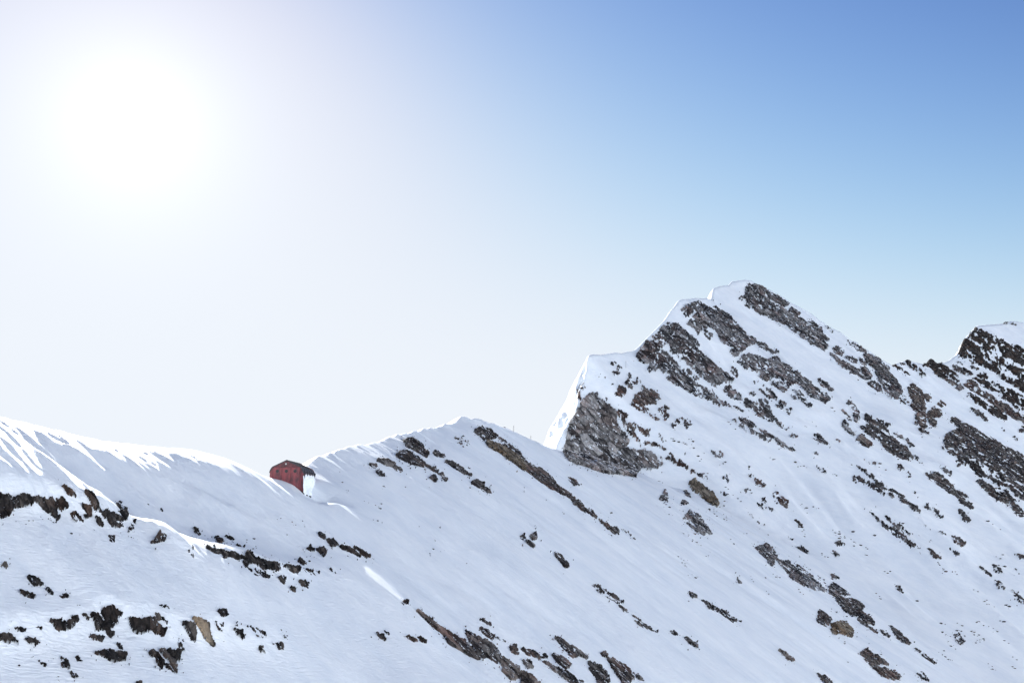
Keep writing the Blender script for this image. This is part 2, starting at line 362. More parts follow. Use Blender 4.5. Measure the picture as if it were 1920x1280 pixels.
# each outcrop: its label, then its rock faces as tone, cover and outline in the photograph's pixels
ROCK_TEXT = """@ grey rock band below the left shoulder cornice of the main peak
g .9 1277,578 1290,572 1307,565 1318,573 1328,578 1340,575 1351,583 1366,590 1374,602 1386,613 1398,625 1412,634 1420,640 1410,646 1398,650 1390,660 1376,668 1369,660 1374,650 1362,645 1352,640 1348,628 1342,617 1330,612 1318,618 1308,624 1303,615 1290,608 1298,596 1308,585 1302,583 1290,592 1284,594 1279,585
g .75 1420,643 1432,646 1445,655 1459,661 1450,662 1438,654 1424,650
g .7 1319,618 1328,620 1336,628 1330,635 1322,628 1318,622
g .5 1336,563 1344,560 1354,572 1346,571
@ broad grey and rust rock band right of the main peak's centre, under the couloir
g .85 1384,678 1393,666 1405,664 1423,669 1440,674 1455,668 1468,680 1483,689 1496,700 1510,710 1524,724 1536,732 1550,742 1556,748 1548,755 1535,749 1520,744 1511,732 1498,722 1490,716 1484,722 1477,729 1469,734 1458,728 1447,721 1449,712 1442,714 1430,710 1423,705 1427,699 1413,697 1400,692 1390,684
b .9 1424,704 1430,694 1438,690 1450,696 1448,706 1442,714 1430,711
g .7 1534,712 1545,716 1556,724 1564,732 1555,733 1546,728 1536,722
@ chain of broken grey rocks under the broad rust rock band of the main peak
g .7 1479,740 1487,730 1498,734 1506,742 1514,752 1522,760 1518,764 1508,758 1500,748 1490,748
g .65 1419,724 1430,722 1447,732 1457,745 1473,758 1485,770 1480,777 1470,770 1460,762 1447,750 1435,740 1421,731
g .6 1411,714 1418,712 1423,716 1416,720
g .7 1368,688 1377,690 1384,698 1382,707 1375,702
g .5 1405,738 1412,735 1418,740 1410,743
@ large grey crag filling the left half of the main peak's face
g .9 1222,632 1232,622 1246,609 1254,606 1252,614 1262,606 1272,610 1282,619 1292,629 1305,637 1311,647 1306,653 1318,665 1332,678 1346,690 1360,700 1375,711 1371,716 1360,714 1349,707 1353,718 1345,727 1326,714 1306,698 1292,684 1276,670 1258,660 1254,655 1262,648 1250,645 1240,650 1234,646 1240,636 1230,636
g 1 1195,668 1200,660 1205,653 1210,643 1223,643 1235,652 1226,657 1213,665 1200,673
g .9 1198,675 1212,668 1224,664 1228,672 1222,680 1208,680
g .9 1227,658 1238,655 1250,664 1262,674 1272,686 1278,696 1297,715 1314,725 1326,734 1330,742 1317,746 1302,740 1288,733 1277,724 1262,718 1250,708 1258,702 1243,698 1236,690 1228,694 1222,690 1218,698 1216,690 1222,682 1230,680 1228,670
g .6 1279,686 1290,693 1302,703 1311,712 1303,710 1292,700 1281,693
@ slanting dark rock rib running down from the large crag on the main peak
g .8 1356,732 1362,722 1375,732 1392,743 1407,753 1420,755 1427,747 1440,753 1443,768 1447,780 1455,790 1468,797 1477,805 1468,803 1455,796 1440,790 1427,782 1415,776 1413,766 1398,763 1389,758 1391,750 1375,747 1365,742
g .75 1320,727 1330,731 1342,739 1348,750 1358,754 1370,760 1385,765 1403,776 1395,772 1378,764 1362,760 1355,764 1337,757 1325,747 1320,744
@ grey rock band along the summit ridge, right of the top cornice
g .85 1385,558 1397,557 1398,538 1405,534 1430,537 1440,548 1460,558 1478,570 1472,575 1457,568 1447,567 1460,573 1473,583 1482,590 1493,595 1505,600 1512,607 1500,617 1492,624 1482,617 1470,608 1457,602 1442,592 1430,590 1418,585 1407,577 1395,570 1395,565 1387,562
g .7 1478,584 1483,577 1490,580 1500,588 1495,591 1485,586
g .8 1497,625 1505,617 1515,610 1524,612 1538,616 1543,628 1553,638 1547,645 1552,650 1545,656 1536,652 1520,645 1515,636 1502,632
g .55 1513,598 1520,602 1530,608 1540,615 1536,618 1525,610 1515,604
g .4 1548,613 1556,617 1563,624 1556,621
@ thin rock band on the right ridge of the main peak, beside the couloir's lower half
g .8 1560,652 1567,651 1580,662 1577,667 1567,662
g .8 1556,663 1565,668 1575,676 1586,679 1594,686 1602,688 1610,693 1620,690 1632,700 1636,708 1628,712 1615,708 1604,702 1595,697 1580,685 1568,675
g .7 1583,668 1597,670 1607,680 1600,682 1590,674
g .45 1600,644 1608,649 1618,655 1628,660 1622,662 1610,657 1601,650
g .6 1589,640 1600,645 1605,650 1596,648
@ dark speckled crag where the main peak's right ridge meets the col
g .85 1620,664 1632,666 1647,673 1652,682 1668,690 1664,697 1670,704 1678,713 1687,725 1690,738 1680,752 1671,747 1662,738 1657,727 1650,714 1645,703 1638,690 1625,680
g .8 1627,718 1637,714 1650,723 1653,733 1645,733 1635,725
g .7 1610,673 1618,676 1624,684 1616,683
d .5 1687,745 1697,743 1703,755 1695,758 1688,755
@ steep brown buttress standing below the col left of the far peak
b .8 1703,727 1710,719 1718,727 1727,733 1730,745 1732,757 1735,765 1733,778 1735,793 1738,800 1733,803 1740,812 1732,813 1723,807 1725,797 1715,795 1717,783 1722,773 1714,768 1708,760 1712,750 1706,742
b .8 1732,741 1738,740 1743,747 1738,751
b .7 1737,775 1746,770 1748,764 1760,770 1765,777 1760,782 1750,783 1755,793 1753,800 1743,802 1743,790
b .6 1758,757 1765,753 1772,760 1766,763
@ group of broken grey rocks on the snow rib below the couloir's end
g .65 1587,753 1593,747 1602,757 1604,765 1613,776 1604,771 1595,763
g .6 1577,768 1587,773 1598,780 1595,790 1586,783
g .75 1600,775 1608,775 1612,786 1603,792
g .7 1620,780 1628,773 1635,782 1625,790
g .65 1577,795 1583,787 1593,803 1607,813 1600,817 1587,807
@ long dark crag in the middle of the right-hand snow face
d .85 1613,800 1625,797 1630,791 1643,785 1655,790 1667,798 1662,805 1667,815 1680,827 1693,837 1703,845 1710,855 1710,864 1700,860 1693,860 1680,853 1667,847 1657,837 1650,827 1640,823 1628,815 1620,808
g .6 1700,825 1707,830 1713,838 1706,837
g .5 1675,808 1682,812 1692,822 1686,820 1678,815
g .6 1715,854 1722,858 1729,868 1721,867
@ small brown boulder just left of the long dark crag on the right-hand face
b .95 1605,825 1615,815 1625,823 1635,835 1628,838 1618,833
@ cluster of small grey rocks on open snow below the main peak's centre
g .85 1522,817 1530,813 1541,821 1550,832 1537,830 1528,825
g .7 1526,848 1532,847 1537,852 1531,854
g .6 1527,868 1532,876 1543,878 1548,887 1537,882
g .45 1482,818 1487,809 1498,818 1489,823
g .45 1565,826 1570,818 1578,827 1570,831
g .6 1502,801 1506,802 1510,806 1506,805
@ slanting grey rock rib in the broad snow hollow under the main peak
g .85 1374,787 1383,782 1398,785 1413,795 1416,801 1420,808 1424,803 1436,810 1450,818 1445,826 1440,828 1427,823 1413,813 1400,807 1387,798 1390,793
g .9 1450,820 1467,828 1480,838 1491,846 1475,842 1460,832
@ sprinkled small rocks on the snow left of the hollow under the main peak
g .45 1332,847 1345,830 1356,838 1362,847 1353,857 1342,855
d .5 1397,875 1403,873 1411,880 1403,880
b .65 1403,889 1412,890 1421,899 1436,908 1430,914 1414,908 1416,902
g .7 1355,895 1362,889 1366,904 1361,902
g .7 1393,919 1403,916 1414,923 1405,924
d .5 1352,922 1361,926 1371,934 1363,931
@ stepped dark rock band above the lower right snow bowl
d .75 1600,892 1608,890 1623,900 1640,908 1642,900 1653,900 1657,915 1670,917 1687,927 1703,940 1717,948 1728,960 1717,960 1703,947 1690,940 1677,933 1667,930 1650,923 1633,913 1617,905 1600,902
d .65 1607,873 1625,883 1642,895 1637,897 1622,888
g .65 1618,862 1624,860 1640,868 1630,868
d .7 1733,950 1737,943 1753,955 1770,970 1757,970 1747,960
d .6 1713,925 1715,922 1723,927 1722,930
@ narrow broken rock rib right of the stepped band on the right-hand face
d .65 1683,877 1687,870 1700,882 1711,893 1700,897 1693,890
d .75 1732,882 1748,893 1752,883 1767,893 1777,903 1787,910 1788,918 1800,922 1812,930 1815,940 1825,953 1815,952 1798,942 1797,933 1780,923 1767,915 1753,903 1742,897
g .65 1763,877 1772,880 1784,888 1785,894 1777,892
d .75 1796,957 1802,958 1812,968 1820,975 1814,982 1803,970
@ widest speckled crag at the right edge, below the far peak
d .68 1765,835 1773,815 1790,807 1802,802 1783,790 1782,783 1793,785 1807,795 1822,802 1837,812 1850,820 1867,827 1883,838 1905,848 1935,862 1935,940 1920,937 1900,940 1890,943 1873,937 1857,927 1840,913 1828,898 1838,895 1822,880 1815,867 1797,873 1788,862 1798,860 1780,850 1767,843
d .6 1873,937 1900,943 1917,957 1930,965 1930,970 1905,967 1897,953 1882,945
b .9 1818,828 1830,826 1845,836 1840,846 1826,842
@ string of small rocks on snow between the widest crag and the far peak's slabs
g .75 1910,807 1916,802 1925,805 1925,812 1917,811
d .65 1818,765 1832,770 1842,778 1857,790 1850,790 1833,777
d .55 1870,798 1876,800 1882,808 1876,806
d .55 1897,818 1905,820 1910,825 1902,824
@ topmost dark slab of the far peak, directly under its snow cap
k .86 1820,625 1830,615 1840,620 1855,625 1870,635 1883,642 1900,648 1930,660 1930,695 1903,678 1883,668 1873,660 1857,653 1837,645 1818,632
g .4 1882,607 1888,603 1905,610 1895,610
@ second dark slab from the top of the far peak, ending in a steep nose
k .84 1802,638 1810,635 1823,643 1837,652 1857,658 1867,665 1883,673 1893,682 1880,688 1873,702 1860,695 1843,687 1823,680 1810,673 1795,665 1798,653
@ third dark slab of the far peak, cut off by the photo's right edge
k .8 1875,707 1882,697 1893,685 1907,688 1930,697 1930,738 1908,727 1897,720 1883,713
@ snow-streaked fourth slab of the far peak
k .75 1823,710 1833,703 1847,702 1857,712 1870,718 1883,730 1893,730 1910,740 1930,748 1930,772 1908,767 1897,757 1883,748 1870,740 1858,730 1845,725
@ long brown slab of the far peak, second from the bottom
b .86 1808,722 1815,713 1830,718 1837,730 1853,738 1870,750 1890,762 1903,773 1930,788 1930,797 1907,787 1883,773 1867,762 1850,748 1833,738 1817,728
@ narrow lowest slab of the far peak
k .85 1813,743 1818,738 1833,747 1850,757 1867,768 1880,777 1888,785 1880,787 1863,775 1847,767 1830,755
@ rounded dark crag at the foot of the far peak's left ridge
k .92 1745,688 1753,678 1762,678 1770,687 1777,697 1777,707 1765,708 1755,703
k .6 1773,687 1783,695 1792,703 1802,713 1795,715 1782,708
b .9 1773,712 1783,712 1793,720 1787,722
g .9 1792,728 1798,722 1808,730 1800,732
d .75 1783,687 1793,685 1808,693 1825,703 1820,705 1805,700 1792,695
d .55 1790,675 1800,678 1806,684 1797,681
d .5 1812,684 1822,688 1836,692 1825,692
@ small pointed pinnacle on the col's skyline
k .95 1732,684 1742,669 1751,678 1741,686
@ two thin parallel rock strips on the snow of the col
k .85 1696,678 1702,677 1720,690 1735,703 1727,703 1710,690
k .6 1673,683 1684,689 1707,703 1690,696
d .55 1688,680 1698,683 1697,686 1690,684
@ big mottled grey rock wall at the left foot of the main peak
w 1 1058,848 1062,827 1065,807 1073,787 1082,773 1090,755 1100,743 1110,738 1118,747 1127,753 1140,760 1150,770 1155,780 1148,787 1153,793 1160,807 1172,817 1178,830 1167,835 1157,830 1167,838 1183,845 1197,847 1208,845 1220,850 1230,860 1238,872 1227,878 1213,880 1200,877 1192,886 1190,892 1170,888 1147,887 1123,882 1103,873 1082,868 1067,860
s 1 1088,816 1098,804 1110,793 1119,785 1121,789 1110,798 1100,808 1092,818
s 1 1101,812 1110,811 1121,806 1123,809 1112,815 1103,816
s 1 1067,819 1078,816 1088,818 1086,823 1076,824 1070,831 1066,828
s 1 1091,840 1098,838 1105,833 1106,836 1099,842 1093,843
s 1 1131,838 1136,830 1139,831 1135,840
s 1 1158,790 1166,800 1163,803 1156,795
s 1 1098,866 1101,861 1103,862 1100,870
@ sunlit brown rocks on the bright left edge of the main peak
b .55 1077,742 1085,723 1087,710 1093,712 1098,718 1098,727 1090,732 1088,752 1080,752
@ hooked brown rock rib beside the big grey wall
b .85 1155,773 1163,770 1178,780 1170,787 1173,797 1185,792 1200,800 1213,808 1217,818 1207,815 1195,803 1188,803 1190,815 1203,827 1217,830 1230,830 1248,843 1240,845 1227,835 1213,835 1200,830 1187,820 1175,808 1168,795 1160,783
b .7 1238,855 1248,860 1247,863 1240,861
b .85 1248,857 1257,850 1267,858 1277,863 1290,872 1288,879 1273,872 1258,867
b .7 1293,883 1298,880 1305,887 1300,888
g .75 1306,886 1315,887 1327,897 1320,898 1310,892
@ red-brown rock knob with a broken top on the spur left of the snow gully
b .85 1183,758 1190,747 1190,742 1200,733 1205,725 1217,730 1230,738 1237,750 1228,752 1230,758 1215,755 1207,762 1215,768 1210,773 1197,768
b .65 1233,770 1240,763 1252,762 1255,767 1252,773 1255,780 1247,788 1242,780
b .75 1215,775 1225,778 1238,790 1230,788
@ small dark rocks near the top of the left spur, under its curled cornice
d .75 1172,720 1178,710 1180,700 1190,708 1200,717 1188,720 1185,727 1177,727
b .85 1153,738 1162,723 1173,730 1172,738 1165,743
d .75 1147,698 1155,692 1160,685 1163,692 1160,700 1153,703
d .6 1140,717 1148,716 1151,720 1143,720
d .75 1145,683 1149,677 1155,682 1150,684
g .3 1112,705 1125,700 1137,708 1130,712 1117,711
g .35 1100,730 1112,728 1125,735 1145,750 1135,750 1118,740
@ ring of scattered stones on the lower snow spur right of the red-brown knob
d .55 1258,800 1263,788 1275,782 1290,787 1305,798 1297,797 1287,802 1278,795 1268,797 1267,805
b .7 1239,823 1245,821 1253,829 1245,828
d .6 1233,812 1237,815 1238,821 1234,818
@ tan flat boulder on the snow apron right of the big grey wall
t 1 1291,905 1300,901 1312,908 1325,920 1340,935 1345,946 1335,944 1318,932 1300,918
g .7 1306,903 1318,908 1332,922 1325,920
@ small grey speckled rock heap on the apron below the tan flat boulder
g .75 1281,973 1292,957 1311,968 1325,985 1334,1001 1314,1001 1297,990
g .7 1237,937 1241,928 1246,919 1249,924 1251,940 1244,936
g .7 1275,943 1283,939 1290,943 1282,945
g .6 1281,920 1288,922 1296,932 1288,929
@ two parallel rock strips on the right-hand apron
d .78 1630,959 1650,976 1678,993 1698,1007 1728,1032 1712,1024 1686,1007 1656,987
d .78 1658,966 1684,982 1712,1004 1700,1002 1678,985
d .8 1740,1028 1757,1038 1764,1047 1751,1045
@ loose patch of small rocks right of the two parallel strips
d .35 1733,984 1748,990 1765,996 1775,1005 1765,1008 1750,998
d .75 1785,1004 1796,1007 1810,1021 1802,1024 1790,1016
d .6 1777,1027 1788,1024 1799,1038 1793,1040
@ long broken grey rock band crossing the lower apron
g .85 1417,1027 1436,1020 1447,1027 1456,1044 1447,1060 1436,1046
g .62 1456,1050 1476,1052 1498,1063 1518,1077 1532,1089 1549,1108 1532,1107 1509,1097 1484,1083 1470,1066
g .75 1554,1100 1563,1092 1577,1103 1594,1114 1577,1114 1556,1114
d .6 1556,1077 1565,1076 1572,1083 1562,1083
@ dark ledge below the end of the long broken rock band
d .85 1563,1117 1577,1121 1605,1125 1619,1137 1613,1145 1633,1159 1639,1170 1625,1167 1611,1156 1597,1153 1582,1142
d .75 1608,1160 1620,1168 1645,1187 1630,1180
@ split rock with a snow patch in its middle on the lower apron
d .8 1532,1165 1535,1145 1549,1151 1557,1162 1552,1173 1540,1170
t .9 1556,1172 1574,1165 1585,1165 1599,1182 1597,1193 1577,1187 1562,1187
@ thin blade of rock pointing down the lower right apron
d .9 1670,1174 1687,1187 1706,1207 1692,1201 1678,1190
d .75 1715,1215 1734,1229 1753,1243 1737,1235
d .7 1650,1181 1658,1185 1667,1193 1658,1191
@ tiny round rock cluster alone in the lower right snow bowl
d .55 1788,1190 1796,1184 1810,1201 1802,1208 1791,1201
@ brown two-part rock at the bottom edge, right of centre
b .85 1613,1224 1625,1215 1639,1227 1656,1235 1667,1246 1647,1243 1641,1251 1656,1252 1678,1257 1689,1269 1675,1274 1653,1266 1636,1249 1622,1235
d .8 1720,1262 1731,1263 1741,1276 1729,1271
@ small brown sliver of rock low on the central apron
b .95 1461,1218 1473,1225 1487,1238 1476,1234
d .85 1533,1263 1549,1269 1570,1290 1555,1290 1542,1275
@ stones strung along the right edge above the lower bowl
d .75 1836,1061 1847,1069 1861,1080 1847,1075
d .75 1861,1058 1872,1066 1883,1076 1864,1072
d .5 1864,1086 1878,1093 1888,1110 1878,1110 1868,1098
d .75 1895,1105 1917,1122 1930,1133 1912,1126
d .75 1903,1066 1930,1082 1912,1076
d .75 1906,1040 1920,1038 1930,1047 1914,1047
@ red-brown rock with sharp top on the upper apron
b .85 1449,926 1456,921 1464,928 1478,937 1475,952 1462,948 1453,939
d .5 1417,937 1430,934 1453,954 1445,962 1425,954
@ scattered slivers of rock on the middle apron
b .85 1490,975 1499,978 1504,985 1496,983
d .4 1397,952 1411,968 1436,986 1420,980
d .75 1495,1024 1506,1028 1518,1037 1508,1034
d .45 1470,999 1480,1003 1496,1016 1484,1011
d .75 1566,1016 1574,1013 1582,1020 1572,1022
g .8 1561,1031 1567,1032 1574,1042 1568,1042
g .7 1377,1089 1381,1082 1390,1093 1383,1092
d .6 1678,1094 1686,1099 1692,1111 1684,1108
@ dark rock cap at the top of the middle hump, right of its crest
d .8 890,808 902,799 918,805 935,819 921,822 910,825 896,816
d .8 934,818 955,833 977,853 983,860 963,847 944,833
@ tan smooth slab on the middle hump, below the dark cap
t 1 913,830 932,836 952,847 972,861 986,872 983,880 961,864 938,847 918,837
@ long narrow brown rock rib continuing the tan slab down the slope
b .95 981,864 994,870 1014,881 1034,895 1042,909 1067,926 1073,934 1056,926 1034,915 1017,903 1000,891 987,880
b .9 1070,932 1087,940 1103,961 1090,954 1076,943
b .8 1104,955 1112,961 1118,971 1110,967
b .85 1122,974 1140,985 1160,1002 1152,999 1135,985
g .7 1149,988 1156,989 1161,999 1155,998
d .5 1166,991 1175,998 1190,1011 1180,1005
@ upper dark rock patch on the hump's left side
d .85 758,827 769,823 786,833 803,850 800,856 781,844 764,836
d .6 812,848 823,847 834,857 820,855
@ larger dark rock patch just below the upper patch on the hump
d .85 743,854 755,846 772,853 792,867 802,875 783,872 761,864
d .55 803,872 815,878 828,890 820,890 808,880
d .8 807,895 812,893 820,900 814,902
d .5 828,888 835,888 838,900 830,903
@ leftmost dark rock patch on the hump, nearest the hut
d .75 707,863 724,863 740,870 738,874 722,870
d .65 739,876 750,879 752,884 742,881
d .65 693,871 705,873 704,877 697,875
d .7 705,882 712,883 720,892 712,890
@ thin dark streak of rock in the middle of the hump
d .8 837,865 856,872 883,891 865,884
d .85 885,905 893,901 906,908 903,913 917,923 910,922 899,913
@ sprinkled pebbles near the hump's crest, left of the dark cap
d .35 851,820 868,818 879,832 870,838 858,830
@ small rocks on the saddle snow between the hump and the big wall
d .65 1066,896 1075,898 1086,909 1076,909
@ tiny pair of rocks with a trail on the open central slope
d .75 976,1006 982,1004 984,1010 979,1010
d .8 995,1004 1003,1001 1005,1009 998,1011
d .75 987,1014 993,1016 1000,1024 993,1021
d .9 1043,1041 1048,1043 1065,1062 1060,1062
@ dotted line of stones running down the central slope
d .4 1111,1097 1125,1096 1135,1112 1123,1108
d .4 1128,1102 1150,1118 1168,1130 1160,1131 1140,1120
d .6 1160,1135 1170,1140 1178,1147 1170,1145
d .5 1183,1152 1200,1165 1222,1180 1232,1184 1215,1178 1195,1168
d .6 1255,1184 1265,1185 1270,1190 1262,1189
d .85 1285,1196 1295,1203 1306,1211 1296,1206
d .7 1289,1108 1298,1112 1306,1120 1298,1119
d .6 1316,1124 1330,1132 1350,1140 1378,1160 1390,1165 1370,1162 1345,1146 1328,1138
@ long brown rock spine at the bottom centre, leftmost of its group
b .95 783,1145 797,1156 814,1170 836,1184 853,1193 876,1207 884,1221 898,1235 881,1227 864,1218 842,1204 831,1187 811,1170
b .9 937,1232 954,1243 971,1252 974,1269 960,1266 943,1252
b .9 943,1256 968,1272 958,1272
b .85 977,1257 994,1266 1011,1282 1008,1290 980,1290
@ dark blocky rocks just right of the long brown spine
d .8 873,1183 892,1193 909,1201 929,1215 937,1227 932,1241 918,1232 904,1232 892,1221 881,1201
@ broken chain of dark rocks at the bottom edge, centre
d .75 900,1162 908,1164 919,1171 910,1169
d .8 900,1177 909,1181 926,1193 923,1198 907,1187
d .6 930,1194 940,1198 952,1204 942,1202
d .8 954,1207 966,1210 971,1226 960,1221
d .55 977,1216 992,1220 1010,1224 1027,1232 1010,1232 990,1227
d .7 980,1238 992,1239 999,1250 990,1251
d .62 1010,1235 1030,1245 1050,1255 1075,1270 1092,1280 1075,1283 1050,1263 1025,1248
@ short dark wedge of rock above the bottom chain
d .85 1036,1228 1050,1232 1070,1246 1061,1252 1047,1241
d .9 1040,1193 1058,1204 1078,1218 1100,1232 1087,1227 1075,1232 1058,1215
@ ragged dark rocks at the bottom edge beside the brown wedge
d .7 1103,1241 1117,1243 1137,1260 1143,1277 1126,1287 1115,1266 1106,1255
@ smooth brown wedge of rock at the bottom edge, right of centre chain
b .95 1140,1235 1157,1243 1179,1257 1185,1272 1174,1287 1157,1260
d .7 1127,1223 1133,1224 1138,1230 1131,1229
d .4 1185,1255 1195,1262 1207,1275 1197,1272
@ dark cliff at the left edge, under the sunlit crest streaks
k .92 -8,926 0,926 14,931 22,937 25,951 17,965 -8,973
k .9 23,937 42,928 59,933 63,941 51,948 28,951
@ dark double block right of the left-edge cliff
k .9 65,934 79,933 93,945 107,962 101,968 84,954
k .85 93,934 118,934 128,950 112,954 96,944
k .75 90,971 112,968 104,980 98,976
k .85 118,911 128,915 141,930 130,927
@ ragged rocks with a curved upright blade below the sunlit streaks
k .8 155,945 169,951 170,968 160,971
k .92 160,921 174,928 187,957 174,948
k .5 127,962 140,962 155,978 140,977
k .85 180,968 187,974 193,986 184,980
@ brown and black rock at the end of the left upper cliff line
k .85 188,959 208,963 222,959 239,965 236,973 225,976 231,985 211,987 200,976
k .5 217,940 228,942 239,960 230,960
k .5 241,996 248,978 253,975 250,992
k .75 204,1004 214,1007 214,1016 208,1012
@ small dark rock right of the lowest sunlit streak
k .8 284,1017 292,1010 301,995 311,1004 306,1013
k .35 274,940 288,945 304,959 295,957
k .5 354,1025 360,1028 361,1042 355,1036
@ thin dark rock edge below the hut, left end of its band
k .88 388,1026 402,1031 415,1032 432,1037 452,1043 456,1046 443,1045 430,1042 421,1045 415,1037 402,1035
k .4 421,1002 430,1005 445,1018 458,1024 445,1022
k .75 404,1007 410,1008 416,1015 409,1014
k .7 363,990 368,991 374,1002 368,999
@ knobbly dark rock band below the hut
k .85 457,1054 465,1032 472,1037 476,1045 496,1054 522,1058 526,1065 518,1070 502,1063 496,1069 483,1056 469,1054 461,1061
k .38 460,1058 490,1072 522,1072 504,1082 482,1078
k .85 525,1083 534,1085 532,1094 527,1089
@ small broken rocks at the right end of the band below the hut
k .8 533,1061 548,1062 563,1065 557,1074 546,1069
k .5 568,1065 590,1069 600,1070 594,1078 579,1076
k .7 561,1049 566,1050 569,1057 563,1054
k .7 560,1090 570,1090 579,1092 575,1098 567,1097
k .7 546,1102 552,1102 553,1109 548,1107
k .5 620,1066 625,1066 629,1075 624,1072
@ small rocks on the slope right of the band below the hut
k .8 575,1026 581,1023 588,1031 582,1031
k .85 595,1030 605,1028 610,1036 606,1042
k .9 613,1012 621,1013 631,1020 622,1023
k .8 598,1000 604,1003 608,1009 602,1006
k .8 638,1024 658,1030 675,1043 661,1035 644,1029
k .8 664,1025 673,1032 693,1043 688,1044 675,1036
@ few lonely stones on the smooth lower slope left of centre
k .9 708,1187 718,1191 722,1199 714,1195
k .5 721,1181 727,1182 731,1188 726,1187
k .8 763,1192 772,1195 779,1201 770,1198
k .6 754,1128 764,1124 766,1130 758,1132
k .6 783,1195 790,1196 800,1204 790,1202
@ two flat dark rocks at the left edge, mid slope
k .85 53,1082 66,1085 81,1095 65,1097
k .85 38,1108 52,1112 66,1117 56,1122
k .8 113,1115 120,1114 127,1118 118,1119
k .6 87,1104 93,1105 99,1113 92,1110
k .8 5,1058 12,1056 19,1059 11,1061
@ low dark rocks at the lower left edge
k .85 94,1162 110,1159 135,1167 138,1173 124,1181 107,1179
k .8 136,1157 143,1156 150,1162 142,1164
k .8 24,1176 35,1175 46,1181 35,1183
k .9 -6,1188 14,1190 33,1204 12,1202 -6,1200
k .75 45,1198 60,1199 75,1204 62,1206
k .6 59,1168 68,1170 77,1180 68,1178
@ tall brown and black block in the lower left cliff line
k .85 155,1152 177,1149 180,1159 163,1159
k .92 177,1153 191,1148 197,1139 211,1137 228,1151 217,1159 219,1168 197,1181 183,1176
k .8 194,1181 205,1183 212,1188 208,1194
@ rounded dark boulder overhanging the snow, centre of the lower left cliff line
k .97 242,1160 264,1162 287,1159 292,1168 281,1181 262,1187 248,1179
k .85 284,1179 298,1173 312,1179 307,1190 292,1187
k .75 290,1148 301,1153 312,1167 298,1162
k .5 298,1134 306,1134 320,1141 312,1138
@ flat lens-shaped slab lying below the tall block
k .97 179,1224 197,1221 236,1225 233,1236 214,1238 194,1229
k .9 167,1193 180,1192 194,1194 191,1201
k .75 219,1206 224,1207 230,1216 225,1215
@ two upright tan and brown blocks at the right of the lower left cliff line
k .9 343,1167 363,1170 368,1184 366,1201 357,1190
t .97 363,1158 377,1162 391,1170 392,1193 401,1210 388,1198 377,1179
k .85 409,1145 422,1145 425,1153 416,1153
k .5 405,1164 414,1162 418,1170 418,1187 410,1180
@ spread of small dark rocks right of the two upright blocks
k .85 439,1179 453,1184 458,1196 447,1191
k .45 464,1174 480,1178 500,1188 498,1196 480,1190
k .85 486,1212 492,1213 498,1222 490,1221
k .6 520,1206 527,1207 531,1217 524,1216
k .5 526,1180 536,1184 540,1198 530,1194
@ three-pronged dark rock cluster at the bottom left
k .8 281,1222 288,1221 292,1228 284,1229
k .85 292,1224 300,1228 307,1241 304,1252 295,1240
k .9 301,1219 323,1218 338,1221 335,1235 323,1241 312,1232
k .9 312,1246 329,1243 330,1262 318,1255
k .75 335,1196 343,1197 344,1218 336,1216
@ small stones at the bottom left corner
k .85 114,1232 126,1240 128,1252 118,1249
k .75 142,1232 150,1231 155,1239 147,1240
k .85 133,1260 140,1261 147,1269 137,1268
k .8 73,1238 79,1239 85,1247 78,1244
k .9 256,1278 264,1278 264,1287 256,1287"""
OUTCROPS = []
for ln in ROCK_TEXT.strip().splitlines():
    if ln[0] == '@': OUTCROPS.append((ln[2:].strip(), []))
    else:
        w = ln.split(); OUTCROPS[-1][1].append((w[0], float(w[1]), np.array([[float(q) for q in c.split(',')] for c in w[2:]])))
PADX, PADY, WW, HH = 40, 40, 2000, 1360
SDF = np.full((HH, WW), -60.0, np.float32); OWN = np.full((HH, WW), -1, np.int32)
POLYS = []
for oi, (lab, pl) in enumerate(OUTCROPS):
    for tone, cov, P in pl:
        k = len(POLYS); POLYS.append((oi, tone, cov))
        x0, y0 = np.floor(P.min(0) - 22).astype(int); x1, y1 = np.ceil(P.max(0) + 22).astype(int)
        x0, y0, x1, y1 = max(x0, -PADX), max(y0, -PADY), min(x1, WW - PADX - 1), min(y1, HH - PADY - 1)
        gx, gy = np.meshgrid(np.arange(x0, x1 + 1, dtype=float), np.arange(y0, y1 + 1, dtype=float))
        best = np.full(gx.shape, 1e9); ins = np.zeros(gx.shape, bool)
        for i in range(len(P)):
            a, b = P[i - 1], P[i]; d = b - a
            t = np.clip(((gx - a[0]) * d[0] + (gy - a[1]) * d[1]) / max(d @ d, 1e-9), 0, 1)
            best = np.minimum(best, np.hypot(gx - a[0] - t * d[0], gy - a[1] - t * d[1]))
            if a[1] != b[1]:
                c = ((a[1] > gy) != (b[1] > gy)) & (gx < (b[0] - a[0]) * (gy - a[1]) / (b[1] - a[1]) + a[0])
                ins ^= c
        s_ = np.where(ins, best, -best)
        sl_ = (slice(y0 + PADY, y1 + PADY + 1), slice(x0 + PADX, x1 + PADX + 1))
        if tone == 's':                          # a tongue of snow lying across the rock
            SDF[sl_] = np.minimum(SDF[sl_], -s_); continue
        m_ = s_ > SDF[sl_]
        SDF[sl_] = np.where(m_, s_, SDF[sl_]); OWN[sl_] = np.where(m_, k, OWN[sl_])
def project(x, y, z):
    f = y * CP + z * SP; return 960 + FPX * x / f, 640 - FPX * (z * CP - y * SP) / f
